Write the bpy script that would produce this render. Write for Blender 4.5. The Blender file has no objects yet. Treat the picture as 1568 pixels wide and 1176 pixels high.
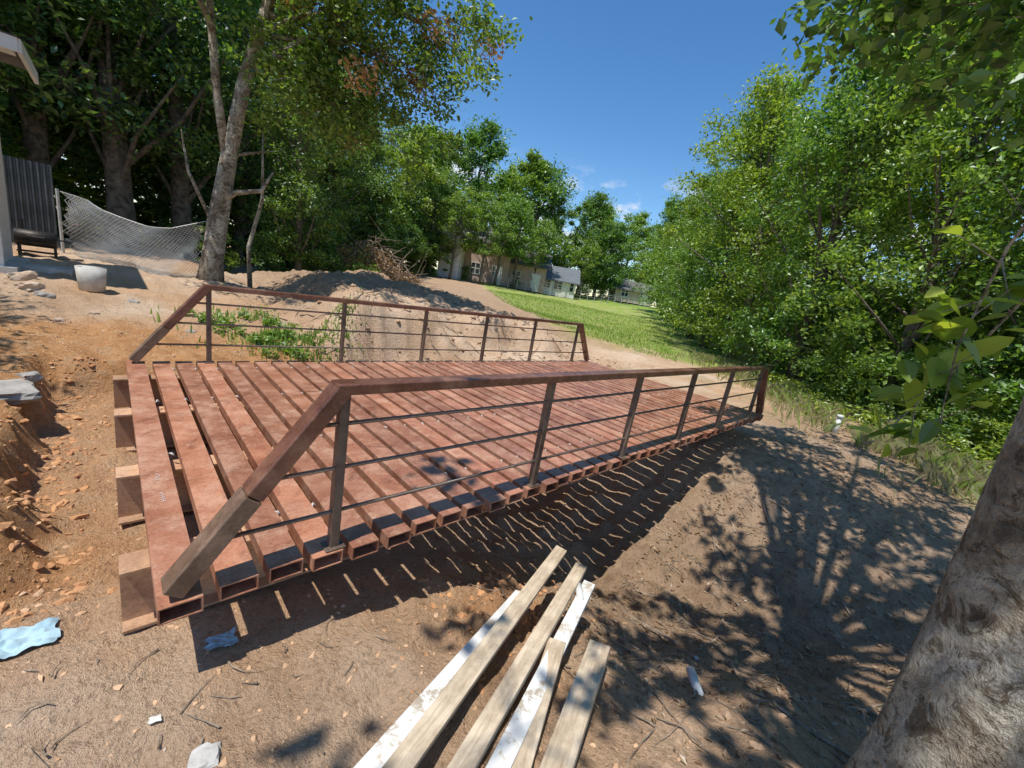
import bpy, bmesh, math, numpy as np
from mathutils import Matrix, Vector
rng = np.random.default_rng(7)
S = bpy.context.scene

# ------------------------------------------------------------------ helpers
def link(o, parent=None):
    S.collection.objects.link(o)
    if parent is not None: o.parent = parent
    return o
def empty(name, loc=(0,0,0)):
    e = bpy.data.objects.new(name, None); e.location = loc; e.empty_display_size = .2
    return link(e)
def np_mesh(name, V, F, mat=None, smooth=False):
    V = np.asarray(V, dtype=np.float32); F = np.asarray(F, dtype=np.int32)
    me = bpy.data.meshes.new(name); k = F.shape[1]
    me.vertices.add(len(V)); me.vertices.foreach_set('co', V.ravel())
    me.loops.add(F.size); me.loops.foreach_set('vertex_index', F.ravel())
    me.polygons.add(len(F)); me.polygons.foreach_set('loop_start', np.arange(0, F.size, k, dtype=np.int32))
    me.polygons.foreach_set('use_smooth', np.full(len(F), smooth, dtype=bool))
    me.update(calc_edges=True)
    if mat: me.materials.append(mat)
    return me
def obj(name, me, parent=None, loc=(0,0,0)):
    o = bpy.data.objects.new(name, me); o.location = loc
    return link(o, parent)
class MB:
    def __init__(s): s.v=[]; s.f=[]
    def add(s, V, F):
        b=len(s.v); s.v += [tuple(p) for p in V]; s.f += [tuple(i+b for i in f) for f in F]
    def box(s, c, d, rot=None):
        V=[]
        for sx in(-1,1):
            for sy in(-1,1):
                for sz in(-1,1):
                    p=Vector((sx*d[0]/2,sy*d[1]/2,sz*d[2]/2))
                    if rot: p=rot@p
                    V.append(p+Vector(c))
        s.add(V,[(0,1,3,2),(4,6,7,5),(0,4,5,1),(2,3,7,6),(0,2,6,4),(1,5,7,3)])
    def beam(s, a, b, w, h, up=(0,0,1)):
        a=Vector(a); b=Vector(b); t=(b-a); L=t.length; t.normalize()
        side=t.cross(Vector(up)).normalized(); u=side.cross(t)
        R=Matrix((t,side,u)).transposed()
        s.box((a+b)/2,(L,w,h),R)
    def tube(s, pts, rad, n=8, cap=True):
        pts=[Vector(p) for p in pts]; b=len(s.v); ref=Vector((.31,.22,.9)).normalized()
        for i,p in enumerate(pts):
            t=(pts[min(i+1,len(pts)-1)]-pts[max(i-1,0)]).normalized()
            a=t.cross(ref)
            if a.length<.05: a=t.cross(Vector((1,0,0)))
            a.normalize(); c=t.cross(a)
            r=rad[i] if hasattr(rad,'__len__') else rad
            for k in range(n):
                an=2*math.pi*k/n
                s.v.append(tuple(p+(a*math.cos(an)+c*math.sin(an))*r))
        for i in range(len(pts)-1):
            for k in range(n):
                k2=(k+1)%n
                s.f.append((b+i*n+k,b+i*n+k2,b+(i+1)*n+k2,b+(i+1)*n+k))
        if cap:
            s.f.append(tuple(b+k for k in range(n))[::-1]); e=b+(len(pts)-1)*n
            s.f.append(tuple(e+k for k in range(n)))
    def mesh(s, name, mat=None, smooth=False, bevel=0):
        me=bpy.data.meshes.new(name); me.from_pydata(s.v,[],s.f); me.update()
        if smooth: me.polygons.foreach_set('use_smooth',[True]*len(me.polygons))
        if mat: me.materials.append(mat)
        return me
    def obj(s, name, mat, parent=None, smooth=False, bevel=0, loc=(0,0,0)):
        o=obj(name,s.mesh(name,mat,smooth),parent,loc)
        if bevel:
            m=o.modifiers.new('bevel','BEVEL'); m.width=bevel; m.segments=2; m.limit_method='ANGLE'
        return o
def hsh(a,b,s): 
    v=np.sin(a*127.1+b*311.7+s*74.7)*43758.5453
    return v-np.floor(v)
def vn(x,y,s=0):
    xi=np.floor(x); yi=np.floor(y); fx=x-xi; fy=y-yi
    fx=fx*fx*(3-2*fx); fy=fy*fy*(3-2*fy)
    return ((hsh(xi,yi,s)*(1-fx)+hsh(xi+1,yi,s)*fx)*(1-fy)+(hsh(xi,yi+1,s)*(1-fx)+hsh(xi+1,yi+1,s)*fx)*fy)*2-1
def fbm(x,y,s=0,o=4):
    r=0; a=1
    for i in range(o):
        r=r+a*vn(x*2**i+i*13.7,y*2**i-i*7.3,s+i); a*=.5
    return r
def ss(x,a,b):
    t=np.clip((x-a)/(b-a),0,1); return t*t*(3-2*t)

# ------------------------------------------------------------------ terrain height
def masks(x,y):
    w=fbm(x*.9,y*.9,3,5)*.24
    c=4.0+.35*np.clip(1.7-y,0,8)-.15*np.clip(y-5.5,0,6)
    fy=(.38+.62*ss(y,-3,1.2))*(1-ss(y,6.0,8.2))
    ditch=np.exp(-((x-c)/2.0)**2)*fy
    bank=np.maximum(ss(-(x+w),.38,.58)*ss(y+w,2.2,2.9), ss(y+w*.8,5.74,6.0)*(1-ss(x,1.6,3.4)))
    return ditch,bank
def height(x,y):
    x=np.asarray(x,float); y=np.asarray(y,float)
    ditch,bank=masks(x,y)
    r=np.hypot(x-4,y-3)
    z=-.40+ss(r,14,75)*1.9
    z=z-ditch*1.15+bank*.35
    z=z+ss(y,6.3,14)*.40*(1-ss(x,14,22))
    w=fbm(x*.8,y*.8,61,5)
    md=ss(x+w*.5,2.4,4.2)*(1-ss(x,7.5,12.5))*ss(y+w*.5,7.0,8.1)*(1-ss(y,13,19))
    z=z+md*(.80+.20*w)
    z=z+ss(x+.3*(-y),8.5,12)*.18
    near=1-ss(r,14,34)
    rough=.35+.9*np.clip(ditch+bank*.35+md*1.0,0,1)
    under=1-.8*(ss(x,-.1,.3)*(1-ss(x,1.2,1.8))+ss(x,6.8,7.2))*ss(y,1.6,2)*(1-ss(y,5.4,5.8))
    z=z+near*rough*under*(.07*fbm(x*1.1,y*1.1,1,3)+.07*np.abs(fbm(x*3.3,y*3.3,5,4)))
    cl=np.exp(-((x-1.9)/.7)**2-((y-1.45)/.45)**2)
    z=z+cl*.11*np.abs(fbm(x*5,y*5,77,4))
    z=z+near*under*.020*fbm(x*8,y*8,9,4)
    z=z+(1-near)*.25*fbm(x*.08,y*.08,12,2)
    return z
def H(x,y): return float(height(x,y))

# ------------------------------------------------------------------ materials
def new_mat(name):
    m=bpy.data.materials.new(name); m.use_nodes=True; nt=m.node_tree
    return m,nt,nt.nodes['Principled BSDF']
def N(nt,t,**k):
    n=nt.nodes.new(t)
    for a,b in k.items(): setattr(n,a,b)
    return n
def ramp(nt,src,stops):
    r=N(nt,'ShaderNodeValToRGB'); e=r.color_ramp.elements
    while len(e)<len(stops): e.new(.5)
    for i,(p,c) in enumerate(stops):
        e[i].position=p; e[i].color=(*c,1) if len(c)==3 else c
    nt.links.new(src,r.inputs[0]); return r.outputs[0]
def noise(nt,scale,detail=4,rough=.6,vec=None,dist=0):
    n=N(nt,'ShaderNodeTexNoise'); n.inputs['Scale'].default_value=scale; n.inputs['Detail'].default_value=detail
    n.inputs['Roughness'].default_value=rough; n.inputs['Distortion'].default_value=dist
    if vec is not None: nt.links.new(vec,n.inputs['Vector'])
    return n.outputs['Fac']
def mix(nt,f,a,b,bt='MIX'):
    m=N(nt,'ShaderNodeMix',data_type='RGBA',blend_type=bt)
    for s,v in((0,f),(6,a),(7,b)):
        if isinstance(v,(int,float)): m.inputs[s].default_value=v
        elif isinstance(v,tuple): m.inputs[s].default_value=(*v,1)
        else: nt.links.new(v,m.inputs[s])
    return m.outputs[2]
def bump(nt,bs,h,st,dist=.02):
    b=N(nt,'ShaderNodeBump'); b.inputs['Strength'].default_value=st; b.inputs['Distance'].default_value=dist
    nt.links.new(h,b.inputs['Height']); nt.links.new(b.outputs[0],bs.inputs['Normal'])
def pos(nt): return N(nt,'ShaderNodeNewGeometry').outputs['Position']
def simple(name,c1,c2,sc=8,rough=.7,metal=0,bst=.3,det=4):
    m,nt,b=new_mat(name); p=N(nt,'ShaderNodeTexCoord').outputs['Object']
    n=noise(nt,sc,det,.65,p)
    nt.links.new(ramp(nt,n,[(.32,c1),(.68,c2)]),b.inputs['Base Color'])
    b.inputs['Roughness'].default_value=rough; b.inputs['Metallic'].default_value=metal
    if bst: bump(nt,b,noise(nt,sc*6,3,.6,p),bst,.01)
    return m
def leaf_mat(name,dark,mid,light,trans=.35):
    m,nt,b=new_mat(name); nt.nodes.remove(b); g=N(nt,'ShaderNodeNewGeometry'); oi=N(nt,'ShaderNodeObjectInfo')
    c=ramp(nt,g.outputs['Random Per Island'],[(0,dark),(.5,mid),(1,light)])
    c3=mix(nt,1.0,c,ramp(nt,oi.outputs['Random'],[(0,(.72,.88,.95)),(.5,(1,1,1)),(1,(1.3,1.12,.9))]),'MULTIPLY')
    d=N(nt,'ShaderNodeBsdfDiffuse'); nt.links.new(c3,d.inputs[0])
    t=N(nt,'ShaderNodeBsdfTranslucent'); tc=mix(nt,1.0,c3,(1.7,1.8,.7),'MULTIPLY'); nt.links.new(tc,t.inputs[0])
    ms=N(nt,'ShaderNodeMixShader'); ms.inputs[0].default_value=trans
    nt.links.new(d.outputs[0],ms.inputs[1]); nt.links.new(t.outputs[0],ms.inputs[2])
    gl=N(nt,'ShaderNodeBsdfGlossy'); gl.inputs['Roughness'].default_value=.42; gl.inputs[0].default_value=(.9,.95,1,1)
    m2=N(nt,'ShaderNodeMixShader'); m2.inputs[0].default_value=.05
    nt.links.new(ms.outputs[0],m2.inputs[1]); nt.links.new(gl.outputs[0],m2.inputs[2])
    nt.links.new(m2.outputs[0],nt.nodes['Material Output'].inputs['Surface'])
    return m
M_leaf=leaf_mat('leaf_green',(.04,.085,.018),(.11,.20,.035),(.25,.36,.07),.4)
M_leafR=leaf_mat('leaf_green_bright',(.06,.115,.018),(.17,.275,.04),(.34,.44,.08),.42)  # brighter, yellower green than the other leaf tones
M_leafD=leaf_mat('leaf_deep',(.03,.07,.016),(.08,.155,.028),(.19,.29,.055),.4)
M_dead=leaf_mat('leaf_dead',(.15,.075,.038),(.28,.165,.085),(.40,.275,.16),.2)
M_grass=leaf_mat('grass_blade',(.10,.17,.025),(.22,.35,.055),(.36,.45,.11),.3)
M_dry=leaf_mat('dry_grass',(.30,.24,.12),(.52,.42,.22),(.42,.44,.16),.2)
M_bark=simple('bark_grey',(.055,.044,.036),(.24,.20,.16),7,.9,0,.8)
M_twig=simple('twig',(.12,.085,.055),(.40,.31,.23),12,.9,0,.3)

def sycamore_mat():
    m,nt,b=new_mat('bark_sycamore'); p=N(nt,'ShaderNodeTexCoord').outputs['Object']
    n=noise(nt,2.6,5,.7,p,.6); n2=noise(nt,26,5,.7,p); n4=noise(nt,9,5,.75,p,1.0)
    c=ramp(nt,n,[(.34,(.22,.175,.125)),(.44,(.43,.365,.275)),(.54,(.61,.56,.46)),(.68,(.78,.74,.65))])
    c=mix(nt,.7,c,ramp(nt,n2,[(.38,(.4,.37,.33)),(.55,(1.05,1.0,.95))]),'MULTIPLY')
    c=mix(nt,.9,c,ramp(nt,n4,[(.42,(.36,.31,.25)),(.47,(1,1,1))]),'MULTIPLY')
    nt.links.new(c,b.inputs['Base Color']); b.inputs['Roughness'].default_value=.85
    add=N(nt,'ShaderNodeMath',operation='ADD'); nt.links.new(n4,add.inputs[0]); nt.links.new(n2,add.inputs[1])
    bump(nt,b,add.outputs[0],1,.06); return m
M_syc=sycamore_mat()

def steel_mat(name,c1,c2,c3,rough,dust=.5,dcol=(.52,.33,.23),spec=.4):
    m,nt,b=new_mat(name); p=pos(nt); g=N(nt,'ShaderNodeNewGeometry')
    n=noise(nt,2.3,6,.7,p,.3)
    c=ramp(nt,n,[(.30,c1),(.5,c2),(.70,c3)])
    c=mix(nt,1.0,c,ramp(nt,g.outputs['Random Per Island'],[(0,(.76,.75,.76)),(1,(1.2,1.18,1.16))]),'MULTIPLY')
    n2=noise(nt,5,6,.75,p)
    d=ramp(nt,n2,[(.48,(0,0,0)),(.72,(dust,)*3)])
    c=mix(nt,d,c,dcol)
    n3=noise(nt,60,3,.7,p)
    c=mix(nt,.35,c,ramp(nt,n3,[(.38,(.5,.45,.43)),(.55,(1.06,)*3)]),'MULTIPLY')
    n5=noise(nt,3.2,4,.8,p,1.5)
    c=mix(nt,.5,c,ramp(nt,n5,[(.34,(.45,.38,.36)),(.46,(1,1,1))]),'MULTIPLY')
    nt.links.new(c,b.inputs['Base Color'])
    nt.links.new(ramp(nt,n2,[(.4,(rough,)*3),(.65,(rough+.25,)*3)]),b.inputs['Roughness'])
    b.inputs['Specular IOR Level'].default_value=spec
    bump(nt,b,n3,.1,.004); return m
M_board=steel_mat('primer_red_steel',(.24,.090,.050),(.39,.170,.100),(.52,.275,.180),.34,.65,(.60,.39,.27),.5)
M_rail=steel_mat('rail_steel',(.080,.034,.021),(.165,.066,.041),(.26,.12,.075),.25,.35,(.5,.3,.19),.6)
M_raw=steel_mat('raw_steel_brown',(.09,.055,.035),(.175,.108,.07),(.30,.20,.135),.3,.4,(.5,.33,.22),.6)
M_post=steel_mat('post_steel',(.065,.045,.035),(.12,.085,.065),(.20,.145,.11),.34,.25,(.5,.33,.22),.5)
M_beam=steel_mat('beam_rust',(.29,.155,.088),(.46,.28,.165),(.55,.36,.23),.6,.7)
M_weld=simple('weld_spatter',(.42,.36,.32),(.64,.57,.50),30,.6,.1,.3)

def dirt_mat():
    m,nt,b=new_mat('dirt_ground'); p=pos(nt)
    def at(n): return N(nt,'ShaderNodeAttribute',attribute_name=n).outputs['Fac']
    n1=noise(nt,.9,5,.65,p,.3); n2=noise(nt,5.5,7,.75,p); n3=noise(nt,34,5,.75,p)
    sand=ramp(nt,n1,[(.3,(.57,.37,.23)),(.5,(.69,.49,.335)),(.7,(.76,.60,.45))])
    clay=ramp(nt,n2,[(.3,(.46,.21,.085)),(.5,(.66,.345,.155)),(.7,(.74,.48,.275))])
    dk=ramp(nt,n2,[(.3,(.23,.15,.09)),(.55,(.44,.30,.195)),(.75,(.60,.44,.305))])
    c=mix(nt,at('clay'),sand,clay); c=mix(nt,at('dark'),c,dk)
    c=mix(nt,.55,c,ramp(nt,n3,[(.36,(.45,.40,.36)),(.46,(1.0,1,1)),(.70,(1.2,1.18,1.16))]),'MULTIPLY')
    c=mix(nt,ramp(nt,n2,[(.57,(0,0,0)),(.68,(.4,)*3)]),c,(.38,.24,.15))
    gr=ramp(nt,n2,[(.3,(.12,.19,.03)),(.5,(.23,.36,.055)),(.7,(.33,.44,.09))])
    gr=mix(nt,.5,gr,ramp(nt,n3,[(.3,(.5,.55,.4)),(.7,(1.3,1.25,1.1))]),'MULTIPLY')
    c=mix(nt,at('grass'),c,gr)
    c=mix(nt,at('straw'),c,ramp(nt,n2,[(.3,(.22,.18,.09)),(.6,(.46,.38,.22))]))
    nt.links.new(c,b.inputs['Base Color']); b.inputs['Roughness'].default_value=.95
    b.inputs['Specular IOR Level'].default_value=.1
    add=N(nt,'ShaderNodeMath',operation='ADD'); nt.links.new(n2,add.inputs[0]); nt.links.new(n3,add.inputs[1])
    bump(nt,b,add.outputs[0],1,.055); return m
M_dirt=dirt_mat()

# ------------------------------------------------------------------ ground sheet
def ground():
    n=720; k=6.0; s=420/math.sinh(k)
    u=np.linspace(-1,1,n); gx=2.0+s*np.sinh(k*u); gy=2.5+s*np.sinh(k*u)
    X,Y=np.meshgrid(gx,gy,indexing='ij'); Z=height(X,Y)
    V=np.stack([X,Y,Z],-1).reshape(-1,3)
    i=np.arange(n*n).reshape(n,n)
    F=np.stack([i[:-1,:-1],i[1:,:-1],i[1:,1:],i[:-1,1:]],-1).reshape(-1,4)
    me=np_mesh('ground',V,F,M_dirt,True)
    x=X.ravel(); y=Y.ravel(); nz=fbm(x*.5,y*.5,21,4); nf=fbm(x*2,y*2,31,3)
    ditch,bank=masks(x,y)
    lawn=ss(x+nz*1.2,13.5,16)*ss(16.8+(x-16.8)*1.6-y+nz*1.5,-.5,1.5)
    far=ss(np.hypot(x-4,y-3)+nz*4,42,60)
    grass=np.clip(np.maximum(lawn*(.8+.2*nf),far),0,1)
    clay=np.clip(bank*.95*(1-ss(y,6.5,9))+.65*ss(.6-x+nz*.3,0,.6)*ss(y,1.6,3.0)*(1-ss(y,6,8))+.4*ss(nz,.1,.7)+.8*np.exp(-((x-1.9)/.7)**2-((y-1.5)/.5)**2),0,1)
    dark=np.clip(.65*ss(x+.55*y,2.6,4.4)*(1-ss(y,1.6,3))+ditch*.3+.85*ss(y+nz*1.2,8.2,11)*(1-lawn)*ss(x,1.5,4),0,1)  # shade and damp painted into soil colour: near right, ditch, back mound
    woods=np.clip(ss(x-9.5-np.clip(y,-5,30)*1.75+nz*.8,-.2,1.6),0,1)
    straw=np.clip(np.maximum(woods*.8,.5*ss(nf+nz,.3,1)*ss(x,9,11)*(1-lawn)*(1-ss(y,8,14))),0,1)
    grass=np.clip(grass*(1-woods)+.5*woods*ss(nf,-.2,.6),0,1)
    for nm,a in(('grass',grass),('clay',clay),('dark',dark),('straw',straw*(1-grass))):
        at=me.attributes.new(nm,'FLOAT','POINT'); at.data.foreach_set('value',a.astype(np.float32))
    return obj('ground',me)
ground()

# ------------------------------------------------------------------ scatter meshes
def leaves(name,C,size,mat,up=.3,parent=None,asp=.5,mesh_only=False,shaped=False):
    C=np.asarray(C); n=len(C); r=rng
    nrm=r.normal(size=(n,3)); nrm[:,2]=np.abs(nrm[:,2])+up*1.5; nrm/=np.linalg.norm(nrm,axis=1)[:,None]
    t=r.normal(size=(n,3)); t-=nrm*(t*nrm).sum(1)[:,None]; t/=np.linalg.norm(t,axis=1)[:,None]
    b=np.cross(nrm,t); s=(size*(.6+.8*r.random(n)))[:,None]
    if shaped:   # oval, pointed, folded along the midrib: two 5-sided halves
        t[:,2]-=.35; prof=[(-.5,0),(-.3,.30),(-.02,.42),(.26,.28),(.5,0)]
        R=[C+t*s*a-nrm*s*.10*(a+.5)**2*2+b*s*asp*w*1.1+nrm*s*w*.16 for a,w in prof]; Lh=[C+t*s*a-nrm*s*.10*(a+.5)**2*2-b*s*asp*w*1.1+nrm*s*w*.16 for a,w in prof[1:4]]
        V=np.stack(R+Lh,1).reshape(-1,3); o=(np.arange(n)*8)[:,None]
        F=np.concatenate([o+np.array([0,4,3,2,1]),o+np.array([0,5,6,7,4])])
    else:
        V=np.stack([C-t*s*.5, C+b*s*asp*.5-t*s*.05+nrm*s*.08, C+t*s*.5, C-b*s*asp*.5-t*s*.05+nrm*s*.08],1).reshape(-1,3)
        F=np.arange(4*n).reshape(n,4)
    me=np_mesh(name,V,F,mat)
    return me if mesh_only else obj(name,me,parent)
def in_clumps(cen,rad,n,flat=.65,tail=.25):
    cen=np.asarray(cen,float); rad=np.asarray(rad,float)
    i=rng.integers(0,len(cen),n)
    d=rng.normal(size=(n,3)); d/=np.linalg.norm(d,axis=1)[:,None]
    rr=rng.random(n)**.5+tail*np.abs(rng.normal(size=n))*rng.random(n)
    R=rad[i] if rad.ndim else np.full(n,float(rad))
    return cen[i]+d*(rr*R)[:,None]*np.array([1,1,flat])
def blades(name,P,hgt,mat,w=.012,lean=.45):
    n=len(P); P=np.asarray(P); h=(hgt*(.5+rng.random(n)))[:,None]
    a=rng.random(n)*6.283; d=np.stack([np.cos(a),np.sin(a),0*a],1); sd=np.stack([-np.sin(a),np.cos(a),0*a],1)
    tip=P+np.array([0,0,1])*h+d*h*lean*rng.random(n)[:,None]
    mid=P+np.array([0,0,.55])*h+d*h*.15
    V=np.stack([P-sd*w,P+sd*w,mid+sd*w*.8,tip,mid-sd*w*.8],1).reshape(-1,3)
    return obj(name,np_mesh(name,V,np.arange(5*n).reshape(n,5),mat))
def onground(x,y,dz=0): return np.stack([x,y,height(x,y)+dz],1)

# ------------------------------------------------------------------ trees
def variant(seed,Ht,R,low,leaf,nc,nl,mat,r0=.2,flat=.7,cs=1.0):
    global rng; rng=np.random.default_rng(seed)
    lean=rng.normal(size=2)*.05*Ht
    def tr(t): return Vector((lean[0]*t*t+.12*math.sin(5*t+seed),lean[1]*t*t+.12*math.cos(4*t+seed),Ht*.88*t))
    mb=MB(); mb.tube([tr(i/10) for i in range(11)],[r0*(1.25 if i==0 else 1)*(1-.085*i)+.01 for i in range(11)],9)
    cen=[];rad=[]
    while len(cen)<nc:
        z=low+(1-low)*rng.random(); prof=math.sin(math.pi*min(1,((z-low)/(1-low))*.84+.14))**.6
        a=rng.random()*6.283; q=rng.random()**.5*prof*R*(.78+.22*math.sin(3*a+seed)+.16*rng.normal())
        c=tr(min(1,z)); cen.append((c.x+math.cos(a)*q,c.y+math.sin(a)*q,z*Ht)); rad.append(R*cs*(.08+.22*rng.random()**1.6))
    for j in range(0,nc,3):
        e=Vector(cen[j]); t0=max(.12,min(.95,e.z/Ht-.12-.15*rng.random())); s=tr(t0)
        m=(s+e)/2+Vector((rng.normal()*.15,rng.normal()*.15,-.1)); rr=r0*.32*(1-t0*.6)
        mb.tube([s,m,e],[rr,rr*.6,rr*.2],5,False)
    L=leaves('foliage',in_clumps(cen,rad,nl,flat,.5),leaf,mat,.25,mesh_only=True)
    return mb.mesh('trunk',M_bark,True),L
VAR={
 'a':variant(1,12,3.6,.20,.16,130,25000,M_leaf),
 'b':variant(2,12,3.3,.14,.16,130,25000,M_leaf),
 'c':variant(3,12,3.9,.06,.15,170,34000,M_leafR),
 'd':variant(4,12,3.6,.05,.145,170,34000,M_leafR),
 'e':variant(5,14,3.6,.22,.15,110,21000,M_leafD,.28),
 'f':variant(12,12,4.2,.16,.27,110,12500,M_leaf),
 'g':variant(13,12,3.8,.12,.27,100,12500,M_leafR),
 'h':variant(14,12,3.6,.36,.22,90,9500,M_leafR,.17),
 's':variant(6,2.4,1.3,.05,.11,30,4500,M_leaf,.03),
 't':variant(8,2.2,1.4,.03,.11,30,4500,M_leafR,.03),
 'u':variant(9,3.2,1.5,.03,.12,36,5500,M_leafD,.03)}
rng=np.random.default_rng(11)
def tree(v,x,y,sc=1,name='oak_tree',sx=1,rot=None,dz=-.1):
    e=empty(name,(x,y,H(x,y)+dz)); e.rotation_euler=(0,0,rng.random()*6.28 if rot is None else rot)
    e.scale=(sc*sx,sc*sx,sc)
    for nm,me in zip(('trunk','foliage'),VAR[v]): obj(nm,me,e)
    return e
# left woods
for v,x,y,s in [('e',-1.4,20.5,1.15),('e',.2,20,1.3),('e',1.9,21,1.15),('a',-4,18,1.1),('a',4.4,24,1.0),('b',7.6,26.5,.95),('b',5.4,18.6,.72),
   ('f',-2.5,27,1.4),('f',2,29,1.4),('f',6.5,32,1.4),('a',10.5,30,1.0),('b',14,33.5,1.0),('g',17,37,1.05),
   ('f',13,39,1.35),('g',20.5,41,1.1),('f',24,46,1.3),('g',18,47,1.4),('a',-4.0,6.3,.55),('a',-5.4,8.0,.7)]:  # last two oaks: added out of view to shade the left ground
    tree(v,x,y,s)
# middle distance trees around the lawn
for v,x,y,s in [('f',35.5,48.5,1.6),('g',40.5,46.8,1.42),('f',45,44.5,1.42),('g',48.5,42.5,1.2),('f',53,41.5,1.25),('g',60,43,1.25),('f',57,39.5,.95),('g',66,42,1.3),
   ('g',30,49,1.35),('f',33,55,1.5),('g',46,58,1.5),('g',72,50,1.5),('g',66,36,1.0),('f',74,38,1.15),('g',84,48,1.4),
   ('h',30.0,37.2,.80),('h',32.6,37.8,.86),('h',35.3,37.4,.84),('h',38.3,37.2,.74),('b',25.5,41,.9),('h',49,38,.7),('h',27.3,39.5,.8)]:
    tree(v,x,y,s,'elm_tree',1.12)
# right woods
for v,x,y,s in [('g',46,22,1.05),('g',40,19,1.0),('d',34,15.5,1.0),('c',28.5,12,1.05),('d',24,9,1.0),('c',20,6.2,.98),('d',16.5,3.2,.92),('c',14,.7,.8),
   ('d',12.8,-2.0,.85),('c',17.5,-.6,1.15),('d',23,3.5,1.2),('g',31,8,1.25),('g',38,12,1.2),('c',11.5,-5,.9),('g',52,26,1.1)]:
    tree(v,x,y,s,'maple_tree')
# undergrowth
ug=empty('forest_undergrowth')
def shrub(v,x,y,s):
    e=bpy.data.objects.new('shrub_foliage',VAR[v][1]); e.location=(x,y,H(x,y)-.1); e.scale=(s*1.15,s*1.15,s); e.rotation_euler=(0,0,rng.random()*6.28); link(e,ug)
for t in np.linspace(0,1,30):
    x=11.4+34*t**1.5; y=-1.3+ (x-11.4)*.53+rng.normal()*.4
    shrub('t' if rng.random()<.7 else 's',x,y+.2,.5+.6*rng.random())
    if rng.random()<.7: shrub('u',x+1.8,y-1.3,1+.5*rng.random())
for t in np.linspace(0,1,34):
    x=-3+30*t; y=19.5+ t*23+rng.normal()*.6
    shrub('u' if rng.random()<.6 else 't',x,y,.9+.6*rng.random()); shrub('u',x-.5,y+2.5,1.6+.7*rng.random())
for t in np.linspace(0,1,8): shrub('s',46+18*t,42-4*t+rng.normal(),1+.5*rng.random())
for x,y,s in[(11.2,-2.6,.6),(10.6,-3.6,.8),(12.2,.2,.45),(13.6,1.6,.5),(2.6,17.6,.6),(4.3,18,.7),(5.5,19,.9),(6.9,19.6,1.0),(30.5,40.8,.7),(36.8,38.6,.6)]: shrub('s',x,y,s)

# leaning sycamore behind the bridge
def near_left_tree():
    e=empty('sycamore_tree'); mb=MB()
    b=(1.66,12,H(1.66,12)-.15)
    mb.tube([b,(1.7,12,.75),(1.82,12,1.79),(2.02,12,3.16),(2.25,11.9,4.62),(2.52,11.8,5.74),(2.8,11.6,7),(3.2,11.2,8.6),(3.6,11,10)],[.30,.22,.2,.155,.135,.12,.1,.07,.03],14)
    mb.tube([(1.98,12,2.95),(1.78,12,4.3),(1.66,12,5.9),(1.6,12,7.6),(1.3,12.2,9)],[.1,.08,.07,.05,.02],9)
    mb.tube([(1.86,12,2.1),(2.1,11.8,2.35),(2.55,11.5,2.5),(2.75,11.4,2.95)],[.07,.06,.045,.02],8)
    mb.tube([(2.0,12,3.0),(2.2,12.0,3.2),(2.9,12,3.5)],[.05,.035,.012],6)
    mb.tube([(1.75,12,1.5),(1.3,12.2,2.6),(1.2,12.3,3.4)],[.04,.03,.01],6)
    mb.tube([(2.55,12.4,H(2.55,12.4)),(2.5,12.4,1.2),(2.75,12.3,2.4),(2.7,12.2,3.9)],[.06,.05,.04,.012],7)
    cen=[]
    for s,c in [((2.3,11.9,4.8),(4.6,10.6,5.9)),((2.5,11.8,5.7),(5.6,9.6,6.7)),((2.4,11.8,5.2),(3.9,11,4.6)),((2.7,11.6,6.4),(6.2,9.2,6.2)),((1.7,12,5.4),(.3,11.2,6.6)),
                ((2.5,11.8,5.5),(3.3,9.5,7.3)),((2.8,11.6,7),(4.4,9.3,8.0)),((1.66,12,5.9),(.7,10.4,7.6)),((3.2,11.2,8.6),(5.4,10.5,8.8)),((2.6,11.7,6),(5.0,11.5,5.4)),((2.3,11.9,4.9),(4.9,11.2,4.5)),((2.5,11.8,5.6),(5.9,10.2,5.4))]:
        s=Vector(s); c=Vector(c); d=c-s
        p=[s+d*t+Vector((0,0,.5*math.sin(t*3.1)))+Vector(rng.normal(size=3)*.06) for t in(0,.25,.5,.75,1)]
        mb.tube(p,[.065,.05,.035,.022,.008],6,False)
        for k in range(22):
            t=.3+.8*rng.random(); q=s+d*t+Vector((0,0,.5*math.sin(min(t,1)*3.1))); f=q+Vector(rng.normal(size=3)*np.array([.7,.7,.5])); f.z-=.15
            mb.tube([q,(q+f)/2+Vector((0,0,.08)),f],[.014,.01,.004],4,False); cen.append(tuple(f))
    mb.obj('trunk',M_syc,e,True)
    cen=np.array(cen); m=(rng.random(len(cen))<.08)&(cen[:,0]>3)
    leaves('foliage',in_clumps(cen[~m],.2+.35*rng.random((~m).sum()),28000,.8,.5),.115,M_leaf,parent=e,asp=.6)
    if m.sum(): leaves('dead_foliage',in_clumps(cen[m],np.full(m.sum(),.4),1900,.9),.12,M_dead,parent=e)
near_left_tree()

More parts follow.
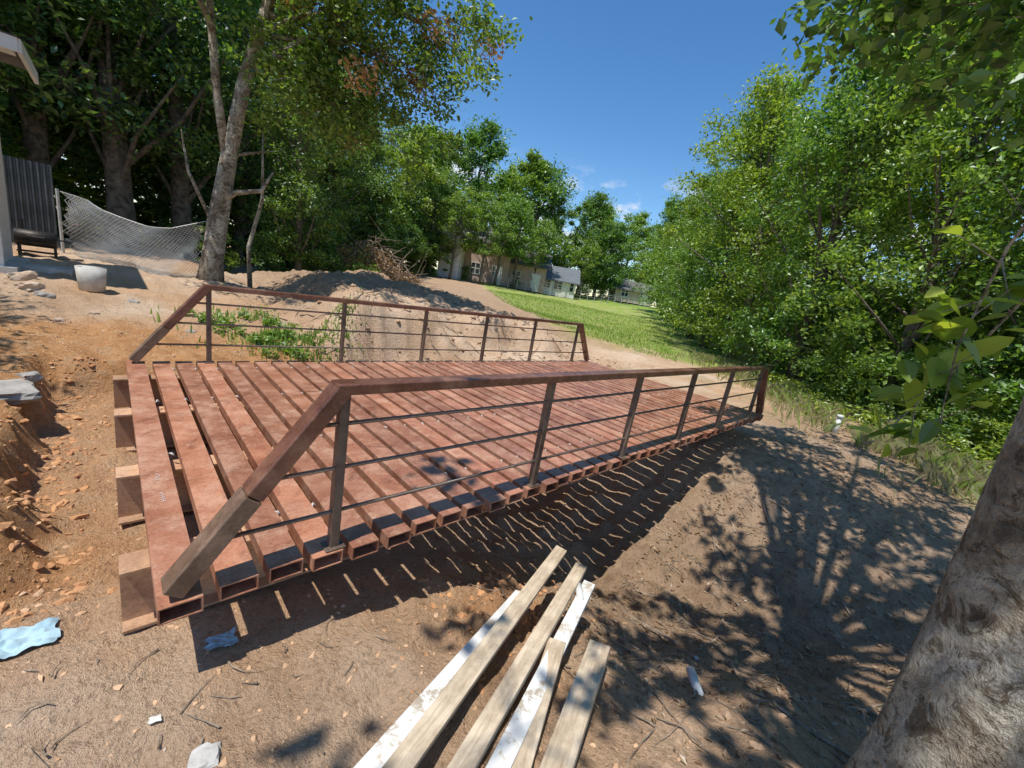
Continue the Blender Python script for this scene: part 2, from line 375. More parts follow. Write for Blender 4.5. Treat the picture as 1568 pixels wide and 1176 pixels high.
# big sycamore trunk on the right, its crown spreads above the camera
def near_right_tree():
    e=empty('sycamore_tree')
    bx,by=2.07,-.555;n=110;k=96
    V=[];bz=H(bx,by)-.25
    A=np.arange(k)*2*math.pi/k
    for i in range(n):
        t=i/(n-1); z=bz+(t**1.3)*7; hgt=z-bz; r=.275+.17*math.exp(-hgt/.5)-.012*hgt
        cx=bx+.01*hgt; cy=by+.035*min(hgt,3)
        fl=1+.16*math.exp(-hgt/.6)*np.sin(3*A+1)+.04*fbm(np.cos(A)*2.5+9,np.sin(A)*2.5+hgt*1.6,4,5)
        for j in range(k): V.append((cx+r*fl[j]*math.cos(A[j]),cy+r*fl[j]*math.sin(A[j]),z))
    F=[(i*k+j,i*k+(j+1)%k,(i+1)*k+(j+1)%k,(i+1)*k+j) for i in range(n-1) for j in range(k)]
    obj('trunk',np_mesh('trunk',V,F,M_syc,True),e)
    mb=MB(); top=Vector((2.1,-.45,4.6)); cen=[]; rad=[]
    for j in range(36):
        s=top+Vector((0,0,rng.random()*1.2)); c=Vector((-1.7+7.0*rng.random(),-3.2+4.1*rng.random(),5.4+1.2*rng.random()))
        mb.tube([s,(s+c)/2+Vector((0,0,.4)),c],[.045,.025,.008],6,False)
        for q in range(8):
            f=c+Vector(rng.normal(size=3)*np.array([.5,.45,.25])); mb.tube([c,f],[.008,.003],4,False); cen.append(tuple(f)); rad.append(.10+.20*rng.random())
    nb_=len(cen)
    # hanging outer boughs toward the right woods
    for c in [(5.2,1.2,4.5),(6.0,1.7,5.0),(6.4,.6,4.9),(5.4,.2,4.2),(6.8,1.2,5.6),(7.4,0,5.4),(6.0,-.8,4.7),(5.8,1.2,5.2),(5.0,-.2,3.9),(5.6,-.6,4.2)]:
        c=Vector(c); s=top+Vector((0,0,.3)); mb.tube([s,(s+c)/2+Vector((0,0,.7)),c],[.06,.04,.012],6,False)
        for q in range(7):
            f=c+Vector(rng.normal(size=3)*np.array([.45,.45,.28])); mb.tube([c,f],[.012,.004],4,False); cen.append(tuple(f)); rad.append(.2+.15*rng.random())
    # low branches hanging into view beside the trunk
    C=[]
    for P in [((2.2,-.40,2.3),(2.7,-.2,2.5),(3.1,-.08,2.0),(3.3,-.06,1.5),(3.25,-.12,1.05)),((2.2,-.40,2.1),(3.0,-.3,2.1),(3.5,-.16,1.6),(3.5,-.02,1.2),(3.45,.06,1.0))]:
        P=[Vector(p) for p in P]
        mb.tube(P,[.014,.010,.007,.005,.002],6)
        for q in range(34):
            k0=2+int(rng.integers(0,2)); a=P[k0].lerp(P[k0+1],rng.random()); f=a+Vector(rng.normal(size=3)*np.array([.16,.10,.12])); f.z-=.06
            if q%3==0: mb.tube([a,f],[.004,.002],4,False)
            C.append(tuple(f))
    mb.obj('limbs',M_syc,e,True)
    leaves('foliage',in_clumps(cen[:nb_],rad[:nb_],7600,.6,.5),.14,M_leafR,parent=e,asp=.7)
    leaves('outer_foliage',in_clumps(cen[nb_:],rad[nb_:],4800,.6,.6),.12,M_leaf,parent=e,asp=.65)
    leaves('low_leaves',np.array(C),.17,M_leafR,.7,parent=e,asp=.62,shaped=True)
near_right_tree()

# ------------------------------------------------------------------ steel bridge
br=empty('steel_footbridge')
X0,X1,Y0,Y1=.08,8.05,1.74,5.57
nb=43; pitch=(X1-X0-.152)/(nb-1)
def tubebox(mb,xc,w,ya,yb,zt,h,th=.006,sk=0):
    o=[(xc-w/2,zt-h),(xc+w/2,zt-h),(xc+w/2,zt),(xc-w/2,zt)]
    i=[(xc-w/2+th,zt-h+th),(xc+w/2-th,zt-h+th),(xc+w/2-th,zt-th),(xc-w/2+th,zt-th)]
    V=[(x,ya,z) for x,z in o]+[(x+sk,yb,z) for x,z in o]+[(x,ya,z) for x,z in i]+[(x+sk,yb,z) for x,z in i]
    F=[]
    for a in range(4):
        b=(a+1)%4
        F+= [(a,b,b+4,a+4),(a+8,a+12,b+12,b+8),(a,a+8,b+8,b),(a+4,b+4,b+12,a+12)]
    mb.add(V,F)
mb=MB()
for i in range(nb):
    xc=X0+.076+i*pitch+(rng.normal()*.003 if i else -.012)
    tubebox(mb,xc,.142,Y0+rng.normal()*.014,Y1+rng.normal()*.012,rng.normal()*.0015,.074,.006,rng.normal()*.003)
o=mb.obj('deck_boards',M_board,br)
mb=MB()
for y in(2.2,3.15,4.25,5.25):
    for zt,w in((-.085,.15),(-.392,.15)): mb.box((4.02,y,zt),(8.1,w,.014))
    mb.box((4.02,y,-.2385),(8.1,.012,.293))
mb.obj('support_beams',M_beam,br)
mb=MB()
for i in range(nb-1):
    xg=X0+.152+i*pitch+.017
    for y in(2.2,3.15,4.25,5.25):
        if rng.random()<.75:
            mb.tube([(xg-.028,y+rng.normal()*.02,-.006),(xg-.018,y+.01,.001),(xg-.004,y,-.014)],[.005,.008,.006],6)
mb.obj('welds',M_weld,br,True)
M_chalk=simple('chalk_mark',(.5,.45,.42),(.7,.66,.62),40,.9,0,0)
mb=MB()
for k in range(9):
    x=X0+.06+.012*rng.random(); y=2.55+.022*k+(.15 if k>4 else 0); mb.box((x,y,.0035),(.022,.0025,.001)); mb.box((x+.009*(k%2),y+.009,.0035),(.0025,.012,.001))
mb.obj('chalk_marks',M_chalk,br)
def railing(nm,y,sgn):
    P=[.75,2.22,3.48,4.72,5.97,7.35]; h=.865
    mb=MB()
    for x in P: mb.beam((x,y,.0),(x,y,h-.05),.045,.05,(0,1,0)); 
    for x in P: mb.box((x,y,.006),(.1,.09,.008))
    mb.obj(nm+'_posts',M_post,br,bevel=.004)
    mb=MB()
    mb.beam((.70,y,h-.026),(7.45,y,h-.026),.10,.052)
    mb.obj(nm+'_top_rail',M_rail,br,bevel=.006)
    a=Vector((.735,y,h-.03)); b=Vector((.12,y,.03)); k=a.lerp(b,.56)
    mb=MB(); mb.beam(k,a,.102,.075); mb.beam((7.42,y,h-.03),(7.93,y,.03),.102,.075)
    mb.obj(nm+'_end_rails',M_rail,br,bevel=.006)
    mb=MB(); mb.beam(b,a.lerp(b,.565),.106,.078)
    mb.obj(nm+'_end_brace',M_raw,br,bevel=.006)
    mb=MB()
    for z in(.66,.435,.2):
        xa=.12+(z-.03)/(h-.06)*.615; xb=7.93-(z-.03)/(h-.06)*.51
        mb.tube([(xa+.01,y,z),(xb-.01,y,z)],.0105,8)
    mb.obj(nm+'_bars',M_post,br,True)
railing('near_railing',Y0+.05,1); railing('far_railing',Y1-.06,-1)

# ------------------------------------------------------------------ timber pile
def wood_mat(name,c1,c2,paint=None):
    m,nt,b=new_mat(name); tc=N(nt,'ShaderNodeTexCoord').outputs['Object']
    mp=N(nt,'ShaderNodeMapping'); mp.inputs['Scale'].default_value=(1.2,14,14); nt.links.new(tc,mp.inputs[0])
    n=noise(nt,3,6,.7,mp.outputs[0],.5); c=ramp(nt,n,[(.3,c1),(.6,c2)])
    k=noise(nt,6,5,.7,tc)
    c=mix(nt,.6,c,ramp(nt,k,[(.35,(.5,.46,.42)),(.6,(1.05,)*3)]),'MULTIPLY')
    if paint: c=mix(nt,ramp(nt,noise(nt,5,6,.75,tc),[(.42,(0,0,0)),(.47,(1,1,1))]),c,paint)
    nt.links.new(c,b.inputs['Base Color']); b.inputs['Roughness'].default_value=.8; bump(nt,b,n,.5,.005); return m
M_w1=wood_mat('pine_weathered',(.42,.31,.205),(.68,.56,.41)); M_w2=wood_mat('pine_painted',(.42,.34,.25),(.62,.54,.43),(.72,.71,.68))
tp=empty('timber_plank_pile')
def plank(a,b,w,h,mat,roll=0):
    a=Vector(a);b=Vector(b);t=(b-a);L=t.length;t.normalize(); s=t.cross(Vector((0,0,1))).normalized();u=s.cross(t)
    R=Matrix((t,s,u)).transposed()
    m=MB(); m.box((0,0,0),(L,w,h)); o=m.obj('plank',mat,tp,bevel=.004)
    o.matrix_local=Matrix.Translation((a+b)/2)@(R@Matrix.Rotation(roll,3,'X')).to_4x4()
plank((.2,.80,-.30),(1.84,1.36,-.50),.13,.04,M_w2,.1)
plank((.1,.66,-.24),(2.44,1.55,-.50),.09,.04,M_w1,-.1)
plank((.3,.55,-.30),(2.50,1.38,-.56),.09,.04,M_w1,.05)
plank((.4,.46,-.32),(2.44,1.25,-.60),.085,.04,M_w2,0)
plank((.9,.44,-.36),(1.95,.84,-.50),.12,.04,M_w1,.15)
plank((.9,.56,-.40),(1.75,1.0,-.50),.10,.04,M_w1,.1)

# ------------------------------------------------------------------ rocks, twigs, litter, grass
M_rock=simple('pebble_stone',(.34,.235,.16),(.62,.50,.39),3,.9,0,.4)
M_clod=simple('dirt_clod',(.48,.28,.15),(.64,.43,.27),4,.95,0,.6)
M_clay=simple('clay_clod',(.42,.195,.085),(.60,.33,.16),4,.95,0,.6)
M_clodd=simple('dark_dirt_clod',(.28,.18,.11),(.48,.33,.22),4,.95,0,.6)
M_conc=simple('concrete',(.40,.38,.35),(.62,.6,.57),6,.85,0,.4); M_cong=simple('dirty_concrete',(.24,.215,.19),(.42,.39,.35),5,.9,0,.6)
phi=(1+5**.5)/2
ICO=np.array([(-1,phi,0),(1,phi,0),(-1,-phi,0),(1,-phi,0),(0,-1,phi),(0,1,phi),(0,-1,-phi),(0,1,-phi),(phi,0,-1),(phi,0,1),(-phi,0,-1),(-phi,0,1)])/1.9
ICF=np.array([(0,11,5),(0,5,1),(0,1,7),(0,7,10),(0,10,11),(1,5,9),(5,11,4),(11,10,2),(10,7,6),(7,1,8),(3,9,4),(3,4,2),(3,2,6),(3,6,8),(3,8,9),(4,9,5),(2,4,11),(6,2,10),(8,6,7),(9,8,1)])
def rocks(name,x,y,s,mat):
    n=len(x); P=onground(x,y,-.002); a=rng.random(n)*6.28
    V=ICO[None]*(1+.38*rng.normal(size=(n,12,1)).clip(-1.2,1))*np.stack([s*(.7+.6*rng.random(n)),s*(.5+.5*rng.random(n)),s*(.4+.35*rng.random(n))],1)[:,None,:]
    ca,sa=np.cos(a)[:,None],np.sin(a)[:,None]
    V=np.stack([V[...,0]*ca-V[...,1]*sa,V[...,0]*sa+V[...,1]*ca,V[...,2]],-1)+P[:,None,:]
    F=(ICF[None]+np.arange(n)[:,None,None]*12).reshape(-1,3)
    obj(name,np_mesh(name,V.reshape(-1,3),F,mat))
n=900; rocks('gravel',-1.5+9*rng.random(n),.2+8.5*rng.random(n)**1.2,.003+.012*rng.random(n)**4,M_rock)
n=8500; rocks('dirt_clods',-1.2+4*rng.random(n),.2+8*rng.random(n),.003+.016*rng.random(n)**5,M_clod)
n=7500; rocks('ditch_clods',1.6+6.5*rng.random(n),-1.8+8.5*rng.random(n),.005+.026*rng.random(n)**5,M_clodd)
n=1100; rocks('bank_rubble',-.36+.13*rng.normal(size=n),2.4+3.6*rng.random(n),.005+.03*rng.random(n)**4,M_clay)
n=1500; rocks('field_rubble',2.5+9*rng.random(n),6.2+7*rng.random(n),.012+.07*rng.random(n)**4,M_clodd)
n=520; rocks('ditch_edge_rubble',1.9+.4*rng.normal(size=n),1.5+.25*rng.normal(size=n),.005+.034*rng.random(n)**4,M_clay)
def twigs(name,n,x0,x1,y0,y1,l=.3,r=.005):
    m=MB()
    for i in range(n):
        x=x0+(x1-x0)*rng.random(); y=y0+(y1-y0)*rng.random(); a=rng.random()*6.28; L=l*(.3+1.2*rng.random()**2)
        cv=rng.normal()*.5; t=np.array([0,.33,.66,1.]); xx=x+L*t*np.cos(a+cv*t); yy=y+L*t*np.sin(a+cv*t); zz=height(xx,yy)+.006+.012*rng.random(4)
        m.tube(list(zip(xx,yy,zz)),[r*(.7+rng.random()),r*.9,r*.7,r*.3],5)
    m.obj(name,M_twig)
twigs('fallen_twigs',750,1.8,8.5,-2,1.7,.34,.0045)
twigs('fallen_branches',26,2.6,6.5,-1,1.4,.9,.012)
twigs('ground_sticks',220,2.5,10,6.2,11,.5,.010)
twigs('dropped_sticks',70,-.3,2,.8,2.2,.14,.003)
n=5200; x=1.8+8*rng.random(n); y=-2.5+4.2*rng.random(n); leaves('leaf_litter',onground(x,y,.01),.045,M_dead,1.5)
n=1000; x=2+10*rng.random(n); y=5.8+7*rng.random(n); leaves('scattered_leaf_litter',onground(x,y,.012),.06,M_dead,1.5)
def gpatch(n,cx,cy,rx,ry): return cx+rx*rng.normal(size=n),cy+ry*rng.normal(size=n)
x,y=gpatch(1700,2.2,7.8,.6,.45); k=fbm(x*2.5,y*2.5,91,2)>-.1; blades('weeds',onground(x[k],y[k]),.10,M_grass)
wc=[(2.0+.6*rng.normal(),7.8+.5*rng.normal()) for _ in range(26)]; wc=[(a,b,H(a,b)+.06) for a,b in wc]
leaves('weed_leaves',in_clumps(wc,.06+.12*rng.random(26),1700,.8),.07,M_leafR,.6)
n=30000; x=14+22*rng.random(n)**1.3; y=5+26*rng.random(n); k=(y<16.8+(x-16.8)*1.6)&(y>x*.5-1); x,y=x[k],y[k]; blades('lawn_grass',onground(x,y),.10,M_grass,.012)
n=17000; t=rng.random(n); x=9.5+9*t+.9*rng.normal(size=n); y=-1.2+7.5*t+.5*rng.normal(size=n); k=fbm(x*1.3,y*1.3,44,2)>-.15; x,y=x[k],y[k]
h=len(x)*3//4; blades('dry_grass',onground(x[:h],y[:h]),.22,M_dry,.005,1.1); blades('tall_grass',onground(x[h:],y[h:]),.24,M_grass,.006,.8)
n=9000; x=10.3+6*rng.random(n); y=(x-10.3)*.75-1.2+1.0*rng.normal(size=n); k=fbm(x*1.1,y*1.1,54,2)>-.1; x,y=x[k],y[k]; leaves('ground_vines',onground(x,y,.05)+np.stack([0*x,0*x,.3*rng.random(len(x))],1),.1,M_leafR,.6)
# brush pile
bp=empty('brush_pile'); m=MB()
for i in range(650):
    a=rng.random()*6.28; q=rng.random()**.6; x=9.2+2.8*q*math.cos(a); y=19.5+1.6*q*math.sin(a); z=H(x,y)+ (1-q)*2.9*rng.random()
    d=rng.normal(size=3); d[2]*=.4; d/=np.linalg.norm(d); m.tube([(x,y,z),tuple(np.array((x,y,z))+d*(.5+rng.random()))],[.022,.006],4)
m.obj('branches',M_twig,bp)
q=in_clumps([(9.2,19.5,H(9,19.5)+.9),(8.4,19.3,H(8,19)+1.3),(10.8,19.6,H(10,19)+.5)],np.array([1.2,1.2,.9]),6500,.6)
leaves('withered_leaves',q,.12,M_dead,parent=bp)
gc=[(7.0+.8*rng.normal(),18.6+.5*rng.normal(),H(7,18.6)+.8+.45*rng.normal()) for _ in range(24)]
leaves('green_leaves',in_clumps(gc,.25+.3*rng.random(24),3200,.8,.6),.12,M_leafR,parent=bp)

# ------------------------------------------------------------------ chain-link fence (sagging)
M_wire=simple('galvanised_wire',(.42,.42,.41),(.6,.6,.58),10,.45,.4,0)
cf=empty('chain_link_fence')
T=np.array([(-.75,14.3,1.70),(-.3,13.5,1.60),(.05,13,1.42),(.5,12.6,1.28),(1.0,12.4,1.3),(1.56,12.3,1.62)])
Bt=np.array([(-.7,14.0,.38),(-.2,13.2,.30),(.2,12.5,.22),(.7,12.0,.12),(1.1,12.0,.2),(1.6,12.0,.3)])
def P2(u,v):
    t=np.clip(u,0,1)*5; i=int(min(4,math.floor(t))); f=t-i
    a=T[i]*(1-f)+T[i+1]*f; b=Bt[i]*(1-f)+Bt[i+1]*f
    p=a*(1-v)+b*v; p[1]-=.25*math.sin(v*3.1)*(.5+.5*math.sin(u*9)); p[0]+=.06*math.sin(v*8+u*14); p[2]=max(p[2],H(p[0],p[1])+.01) if v>.75 else p[2]; return tuple(p)
m=MB(); dv=.5
for s in np.arange(-dv,1,.022):
    for sg in(1,-1):
        pts=[]
        for v in np.linspace(0,1,9):
            u=s+dv*v if sg==1 else s+dv*(1-v)
            if 0<=u<=1: pts.append(P2(u,v))
        if len(pts)>1: m.tube(pts,.0045,3,False)
m.obj('wire_mesh',M_wire,cf)
m=MB(); m.tube([(-.78,14.35,H(-.78,14.35)),(-.8,14.35,1.75)],.03,8); m.tube([P2(u,0) for u in np.linspace(0,1,12)],.008,6); m.obj('post',M_wire,cf)

# ------------------------------------------------------------------ white house at the left
def lap_mat(name,c):
    m,nt,b=new_mat(name); p=pos(nt); sp=N(nt,'ShaderNodeSeparateXYZ'); nt.links.new(p,sp.inputs[0])
    mu=N(nt,'ShaderNodeMath',operation='MULTIPLY'); mu.inputs[1].default_value=6.5; nt.links.new(sp.outputs[2],mu.inputs[0])
    fr=N(nt,'ShaderNodeMath',operation='FRACT'); nt.links.new(mu.outputs[0],fr.inputs[0])
    nt.links.new(mix(nt,noise(nt,4,5,.6,p),tuple(.85*v for v in c),c),b.inputs['Base Color']); b.inputs['Roughness'].default_value=.6
    bump(nt,b,fr.outputs[0],.8,.03); return m
M_sid=lap_mat('white_siding',(.74,.73,.70)); M_trim=simple('white_trim',(.66,.65,.62),(.78,.77,.75),4,.5,0,.1)
M_shin=simple('roof_shingle',(.08,.075,.07),(.16,.15,.145),14,.9,0,.6); M_glass=simple('window_glass',(.02,.025,.03),(.05,.06,.07),2,.08,0,0)
wh=empty('white_house'); g0=H(-1.4,10.4); wh.location=(-.08,0,0)
m=MB(); m.box((-4.2,11.2,g0+1.75),(6.0,1.5,3.3)); m.obj('walls',M_sid,wh)
m=MB(); m.box((-4.10,11.2,g0+.02),(6.2,1.8,.26)); m.obj('foundation',M_conc,wh)
m=MB(); m.box((-1.19,10.46,g0+1.75),(.1,.1,3.3)); m.box((-4.0,10.14,3.50),(6.5,.05,.18)); m.box((-4.0,10.30,3.42),(6.4,.30,.03)); m.box((-.74,11.2,3.50),(.05,2.1,.18)); m.obj('trim_and_gutter',M_trim,wh)
m=MB(); m.add([(-.72,10.1,3.60),(-.72,12.3,3.60),(-7.4,12.3,3.60),(-7.4,10.1,3.60),(-1.9,11.2,3.85),(-6.2,11.2,3.85)],[(0,1,4),(1,2,5,4),(2,3,5),(3,0,4,5),(3,2,1,0)]); m.obj('roof',M_shin,wh)
m=MB(); m.box((-2.6,10.44,g0+1.9),(1.0,.03,1.2)); m.obj('window',M_glass,wh)
# corrugated metal fence
M_cor=simple('grey_metal_panel',(.10,.12,.13),(.17,.19,.2),3,.45,.5,0)
cx=np.linspace(-4.5,-.95,260); V=[];F=[]
for i,x in enumerate(cx):
    y=16+.03*math.sin(x*60); V+=[(x,y,H(x,16)-.05),(x,y,2.3)]
    if i: F.append((2*i-2,2*i,2*i+1,2*i-1))
obj('corrugated_metal_fence',np_mesh('corrugated_metal_fence',V,F,M_cor,True))
# barrel barbecue grill beside the house
M_blk=simple('black_iron',(.015,.014,.013),(.05,.04,.035),8,.5,.5,.2)
gx_,gy_=-1.05,12.9; gz=H(gx_,gy_)-.12; bq=empty('barbecue_grill'); m=MB()
m.tube([(gx_-.30,gy_,gz+.46),(gx_-.28,gy_,gz+.46),(gx_+.26,gy_,gz+.46),(gx_+.28,gy_,gz+.46)],[.13,.16,.16,.13],18); m.obj('barrel',M_blk,bq,True)
m=MB()
for sx in(-.24,.24):
    for sy in(-.12,.12): m.beam((gx_+sx,gy_+sy,gz),(gx_+sx,gy_+sy*.8,gz+.38),.03,.03,(0,1,0))
m.box((gx_,gy_-.02,gz+.2),(.54,.26,.02)); m.tube([(gx_-.18,gy_,gz+.56),(gx_-.18,gy_,gz+.8)],.025,8); m.tube([(gx_-.12,gy_-.18,gz+.5),(gx_+.12,gy_-.18,gz+.5)],.01,6); m.box((gx_+.4,gy_,gz+.48),(.2,.22,.02))
m.obj('legs_and_shelf',M_blk,bq)

# ------------------------------------------------------------------ distant houses
def brick_mat(name,a,b_,mo):
    m,nt,b=new_mat(name); p=N(nt,'ShaderNodeTexCoord').outputs['Object']; t=N(nt,'ShaderNodeTexBrick'); t.inputs['Scale'].default_value=4
    t.inputs['Color1'].default_value=(*a,1); t.inputs['Color2'].default_value=(*b_,1); t.inputs['Mortar'].default_value=(*mo,1)
    mp=N(nt,'ShaderNodeMapping'); mp.inputs['Rotation'].default_value=(math.pi/2,0,0); nt.links.new(p,mp.inputs[0]); nt.links.new(mp.outputs[0],t.inputs['Vector'])
    nt.links.new(t.outputs[0],b.inputs['Base Color']); b.inputs['Roughness'].default_value=.85; return m
M_brick=brick_mat('pink_brick',(.50,.34,.28),(.44,.30,.25),(.54,.46,.40)); M_roofg=simple('grey_shingle',(.10,.115,.13),(.17,.185,.20),5,.85,0,.3)
M_tan=simple('tan_siding',(.45,.34,.28),(.55,.45,.38),2,.8,0,.1)
def house(name,loc,rz,w,d,h,rh,wall,roof,storeys=1,nw=3):
    e=empty(name,loc); e.rotation_euler=(0,0,rz)
    m=MB(); m.box((0,0,h/2),(w,d,h))
    for sx in(-1,1): m.add([(sx*w/2*.999,-d/2,h),(sx*w/2*.999,d/2,h),(sx*w/2*.999,0,h+rh)],[(0,1,2)])
    m.obj('walls',wall,e)
    m=MB(); o=.45
    for sy in(-1,1):
        a=Vector((0,sy*(d/2+o),h-rh*o/(d/2))); b=Vector((0,0,h+rh+.05)); m.add([(-w/2-o,a.y,a.z+.1),(w/2+o,a.y,a.z+.1),(w/2+o,0,b.z+.1),(-w/2-o,0,b.z+.1),(-w/2-o,a.y,a.z-.05),(w/2+o,a.y,a.z-.05),(w/2+o,0,b.z-.05),(-w/2-o,0,b.z-.05)],[(0,1,2,3),(4,7,6,5),(0,4,5,1),(0,3,7,4),(1,5,6,2)])
    m.obj('roof',roof,e)
    g=MB(); t=MB()
    for s in range(storeys):
        for i in range(nw):
            x=-w/2+w*(i+.5)/nw; z=1.5+s*2.6
            g.box((x,-d/2-.01,z),(1.0,.06,1.2))
            for dx in(-.55,0,.55): t.box((x+dx,-d/2-.04,z),(.08,.08,1.3))
            for dz in(-.65,0,.65): t.box((x,-d/2-.045,z+dz),(1.2,.07,.08))
    g.obj('windows',M_glass,e); t.obj('window_trim',M_trim,e)
    m=MB(); m.box((w/2-1.2,-d/2-.03,1.05),(1,.08,2.1)); m.obj('door',M_trim,e)
fa=math.atan2(-.72,.70)
house('brick_house',(34.5,43.5,H(34.5,43.5)),fa,8,7,4.8,1.9,M_brick,M_shin,2,3)
house('brick_house',(39.8,40.0,H(39.8,40.0)),fa,5.0,6,3.2,1.6,M_brick,M_shin,1,2)
house('garage_building',(43.5,37.6,H(43.5,37.6)),fa,4.6,4.5,2.2,1.5,M_trim,M_roofg,1,3)
house('white_gable_house',(28.9,41.8,H(28.9,41.8)),fa+math.pi/2,3.0,2.4,5.0,1.4,M_trim,M_shin,2,1)
house('cottage',(62,37.5,H(62,37.5)),fa,6,6,2.0,1.3,M_tan,M_shin,1,2)
lf=empty('wire_fence'); m=MB()
a=np.array([33.,37.5]); b=np.array([58.,31.])
for i in range(22):
    p=a+(b-a)*i/21; z=H(*p); m.tube([(p[0],p[1],z),(p[0],p[1],z+1.25)],.035,6)
for k in(.25,.6,.95,1.22): m.tube([(*(a+(b-a)*t),H(*(a+(b-a)*t))+k) for t in np.linspace(0,1,22)],.016,4)
m.obj('posts_and_wires',M_wire,lf)

# ------------------------------------------------------------------ small things
M_rag=simple('blue_cloth',(.26,.40,.47),(.42,.57,.63),6,.9,0,.3); M_pvc=simple('white_pvc',(.6,.6,.57),(.75,.75,.72),6,.4,0,.1); M_pap=simple('paper_scrap_white',(.6,.58,.54),(.78,.76,.73),6,.9,0,.1)
def rag(name,x,y,sz,mat=None,n=30):
    i,j=np.meshgrid(np.arange(n),np.arange(n),indexing='ij'); f=30/n
    u=(i/(n-1)-.5)*sz; v=(j/(n-1)-.5)*sz*.75; w=1+.22*vn(i*.16*f,j*.16*f+x,5)
    xx=x+u*w; yy=y+v*w; zz=H(x,y)+.014+.1*sz*np.abs(fbm(i*.13*f+x,j*.16*f,8,2))+(height(xx,yy)-H(x,y))*.8
    k=(i*n+j)[:-1,:-1].ravel(); F=np.stack([k,k+n,k+n+1,k+1],1)
    obj(name,np_mesh(name,np.stack([xx,yy,zz],-1).reshape(-1,3),F,mat or M_rag,True))
rag('blue_rag',-.33,2.27,.2); rag('blue_rag',.30,1.88,.12)
for x,y in[(.05,1.6),(2.3,.65),(3.2,.6),(4.6,.9),(-.1,7.0),(.5,8.6)]: rag('paper_scrap',x,y,.02+.02*rng.random(),M_pap,10)
def chunk(name,x,y,s,mat,sc=(1,1,.6),dz=0,seed=0):
    bm=bmesh.new(); bmesh.ops.create_icosphere(bm,subdivisions=3,radius=.6)
    r=np.random.default_rng(seed); ox=r.random()*50
    for v in bm.verts:
        c=v.co.copy(); q=max(abs(c.x),abs(c.y),abs(c.z)); c=c.lerp(c*(.5/q),.75)
        k=1+.16*float(fbm(np.array(c.x*3+ox),np.array(c.y*3+c.z*4),7,3))
        v.co=Vector((c.x*sc[0],c.y*sc[1],c.z*sc[2]))*s*k
    me=bpy.data.meshes.new(name); bm.to_mesh(me); bm.free(); me.materials.append(mat)
    o=obj(name,me,None,(x,y,H(x,y)+dz)); o.rotation_euler=(.1*r.normal(),.1*r.normal(),r.random()*3)
chunk('concrete_chunk',.17,1.37,.085,M_conc,seed=1); chunk('concrete_slab_piece',-.62,4.75,.30,M_cong,(1,1.3,.40),-.01,2)
for i,(x,y,s) in enumerate([(-1.0,10.1,.3),(-.7,8.9,.2),(-.9,9.5,.25),(.25,9.4,.13),(-.2,8.3,.10),(.8,7.4,.1),(-.5,7.6,.08),(-.55,5.3,.12)]): chunk('rubble_stone',x,y,s,M_cong if i%2 else M_rock,seed=3+i)
m=MB(); bx,by=-.24,9.9; zb=H(bx,by); m.tube([(bx,by,zb-.02),(bx,by,zb+.36),(bx,by,zb+.37),(bx,by,zb+.05)],[.16,.19,.165,.14],20); m.obj('plastic_bucket',M_conc,None,True)
m=MB(); z=H(2.5,.42); m.tube([(2.42,.34,z+.03),(2.6,.50,z+.04)],.028,12,True); m.obj('pvc_pipe_piece',M_pvc,None,True)
m=MB(); m.tube([(2.2,1.16,-.55),(2.3,1.26,-.55)],.026,12,True); m.obj('pvc_pipe_piece',M_pvc,None,True)
m=MB(); z=H(10.35,.96); m.tube([(10.35,.96,z-.05),(10.35,.96,z+.34)],.045,12); m.tube([(10.35,.96,z+.34),(10.35,.96,z+.4)],.058,12); m.obj('pvc_cleanout_pipe',M_pvc,None,True)
m=MB(); z=H(-.9,11.0); m.box((-.95,11.1,z+.04),(.9,.5,.10)); m.obj('concrete_step',M_conc,bevel=.01)

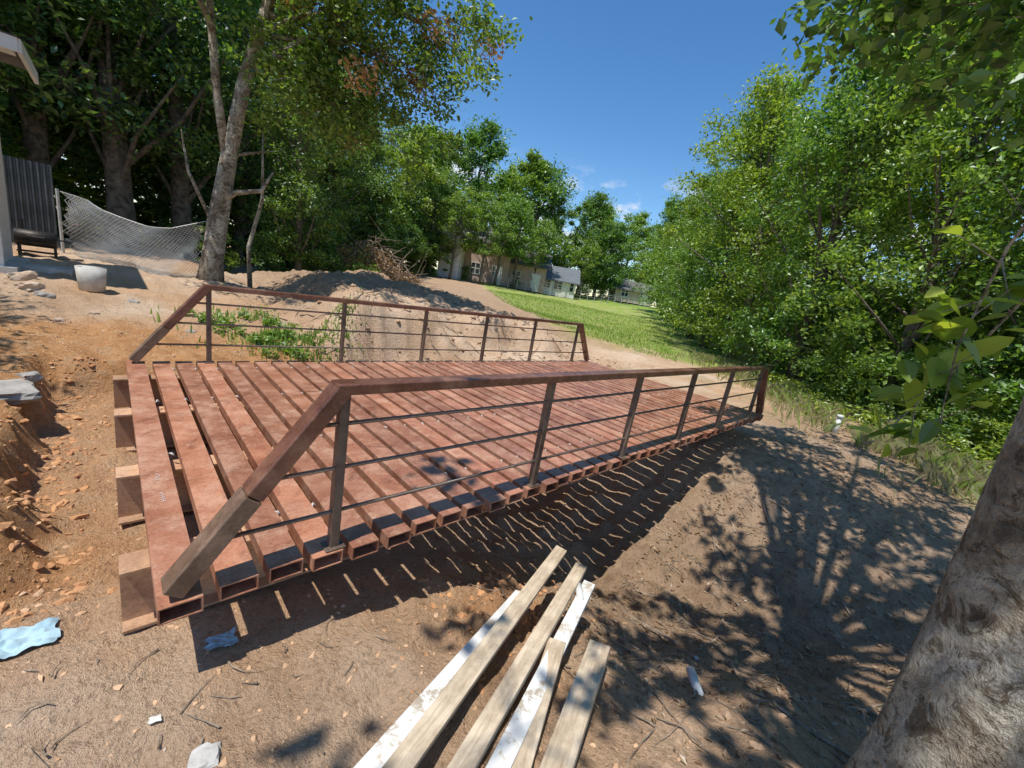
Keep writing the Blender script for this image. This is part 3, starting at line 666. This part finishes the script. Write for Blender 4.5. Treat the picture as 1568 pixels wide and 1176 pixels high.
# ------------------------------------------------------------------ sky, sun, camera
el=math.radians(69); sd=Vector((-.96,-.20,0)).normalized()
sun_dir=Vector((sd.x*math.cos(el),sd.y*math.cos(el),math.sin(el)))
L=bpy.data.lights.new('sun','SUN'); L.energy=5.0; L.angle=math.radians(.5); L.color=(1,.955,.87)
lo=bpy.data.objects.new('sun',L); link(lo); lo.rotation_euler=sun_dir.to_track_quat('Z','Y').to_euler()
w=bpy.data.worlds.new('World'); S.world=w; w.use_nodes=True; nt=w.node_tree; bg=nt.nodes['Background']
sk=N(nt,'ShaderNodeTexSky',sky_type='NISHITA'); sk.sun_disc=False; sk.sun_elevation=el; sk.sun_rotation=math.atan2(sd.x,sd.y)
sk.air_density=1.0; sk.dust_density=.1; sk.ozone_density=2.6
hs=N(nt,'ShaderNodeHueSaturation'); hs.inputs['Saturation'].default_value=1.25; hs.inputs['Value'].default_value=1.12; nt.links.new(sk.outputs[0],hs.inputs['Color'])
tc=N(nt,'ShaderNodeTexCoord').outputs['Generated']; mp=N(nt,'ShaderNodeMapping'); mp.inputs['Scale'].default_value=(1,1,2.0); nt.links.new(tc,mp.inputs[0])
cl=ramp(nt,noise(nt,6.5,7,.6,mp.outputs[0]),[(.50,(0,0,0)),(.62,(1,1,1))])
sp=N(nt,'ShaderNodeSeparateXYZ'); nt.links.new(tc,sp.inputs[0]); lowm=ramp(nt,sp.outputs[2],[(.20,(1,1,1)),(.28,(0,0,0))])
cm=mix(nt,1.0,cl,lowm,'MULTIPLY'); nt.links.new(mix(nt,cm,hs.outputs[0],(6.5,6.6,6.8)),bg.inputs[0]); bg.inputs[1].default_value=.15
S.view_settings.view_transform='Standard'; S.view_settings.look='None'; S.view_settings.exposure=0
cam=bpy.data.cameras.new('camera'); co=bpy.data.objects.new('camera',cam); link(co); S.camera=co
cam.sensor_width=36; cam.lens=14.37; cam.clip_start=.03; cam.clip_end=2000
r=Vector((.7191,-.6739,.1700)); u=Vector((.0410,.2852,.9576)); f=Vector((.6937,.6815,-.2327))
co.matrix_world=Matrix(((r.x,u.x,-f.x,0),(r.y,u.y,-f.y,0),(r.z,u.z,-f.z,1.42),(0,0,0,1)))
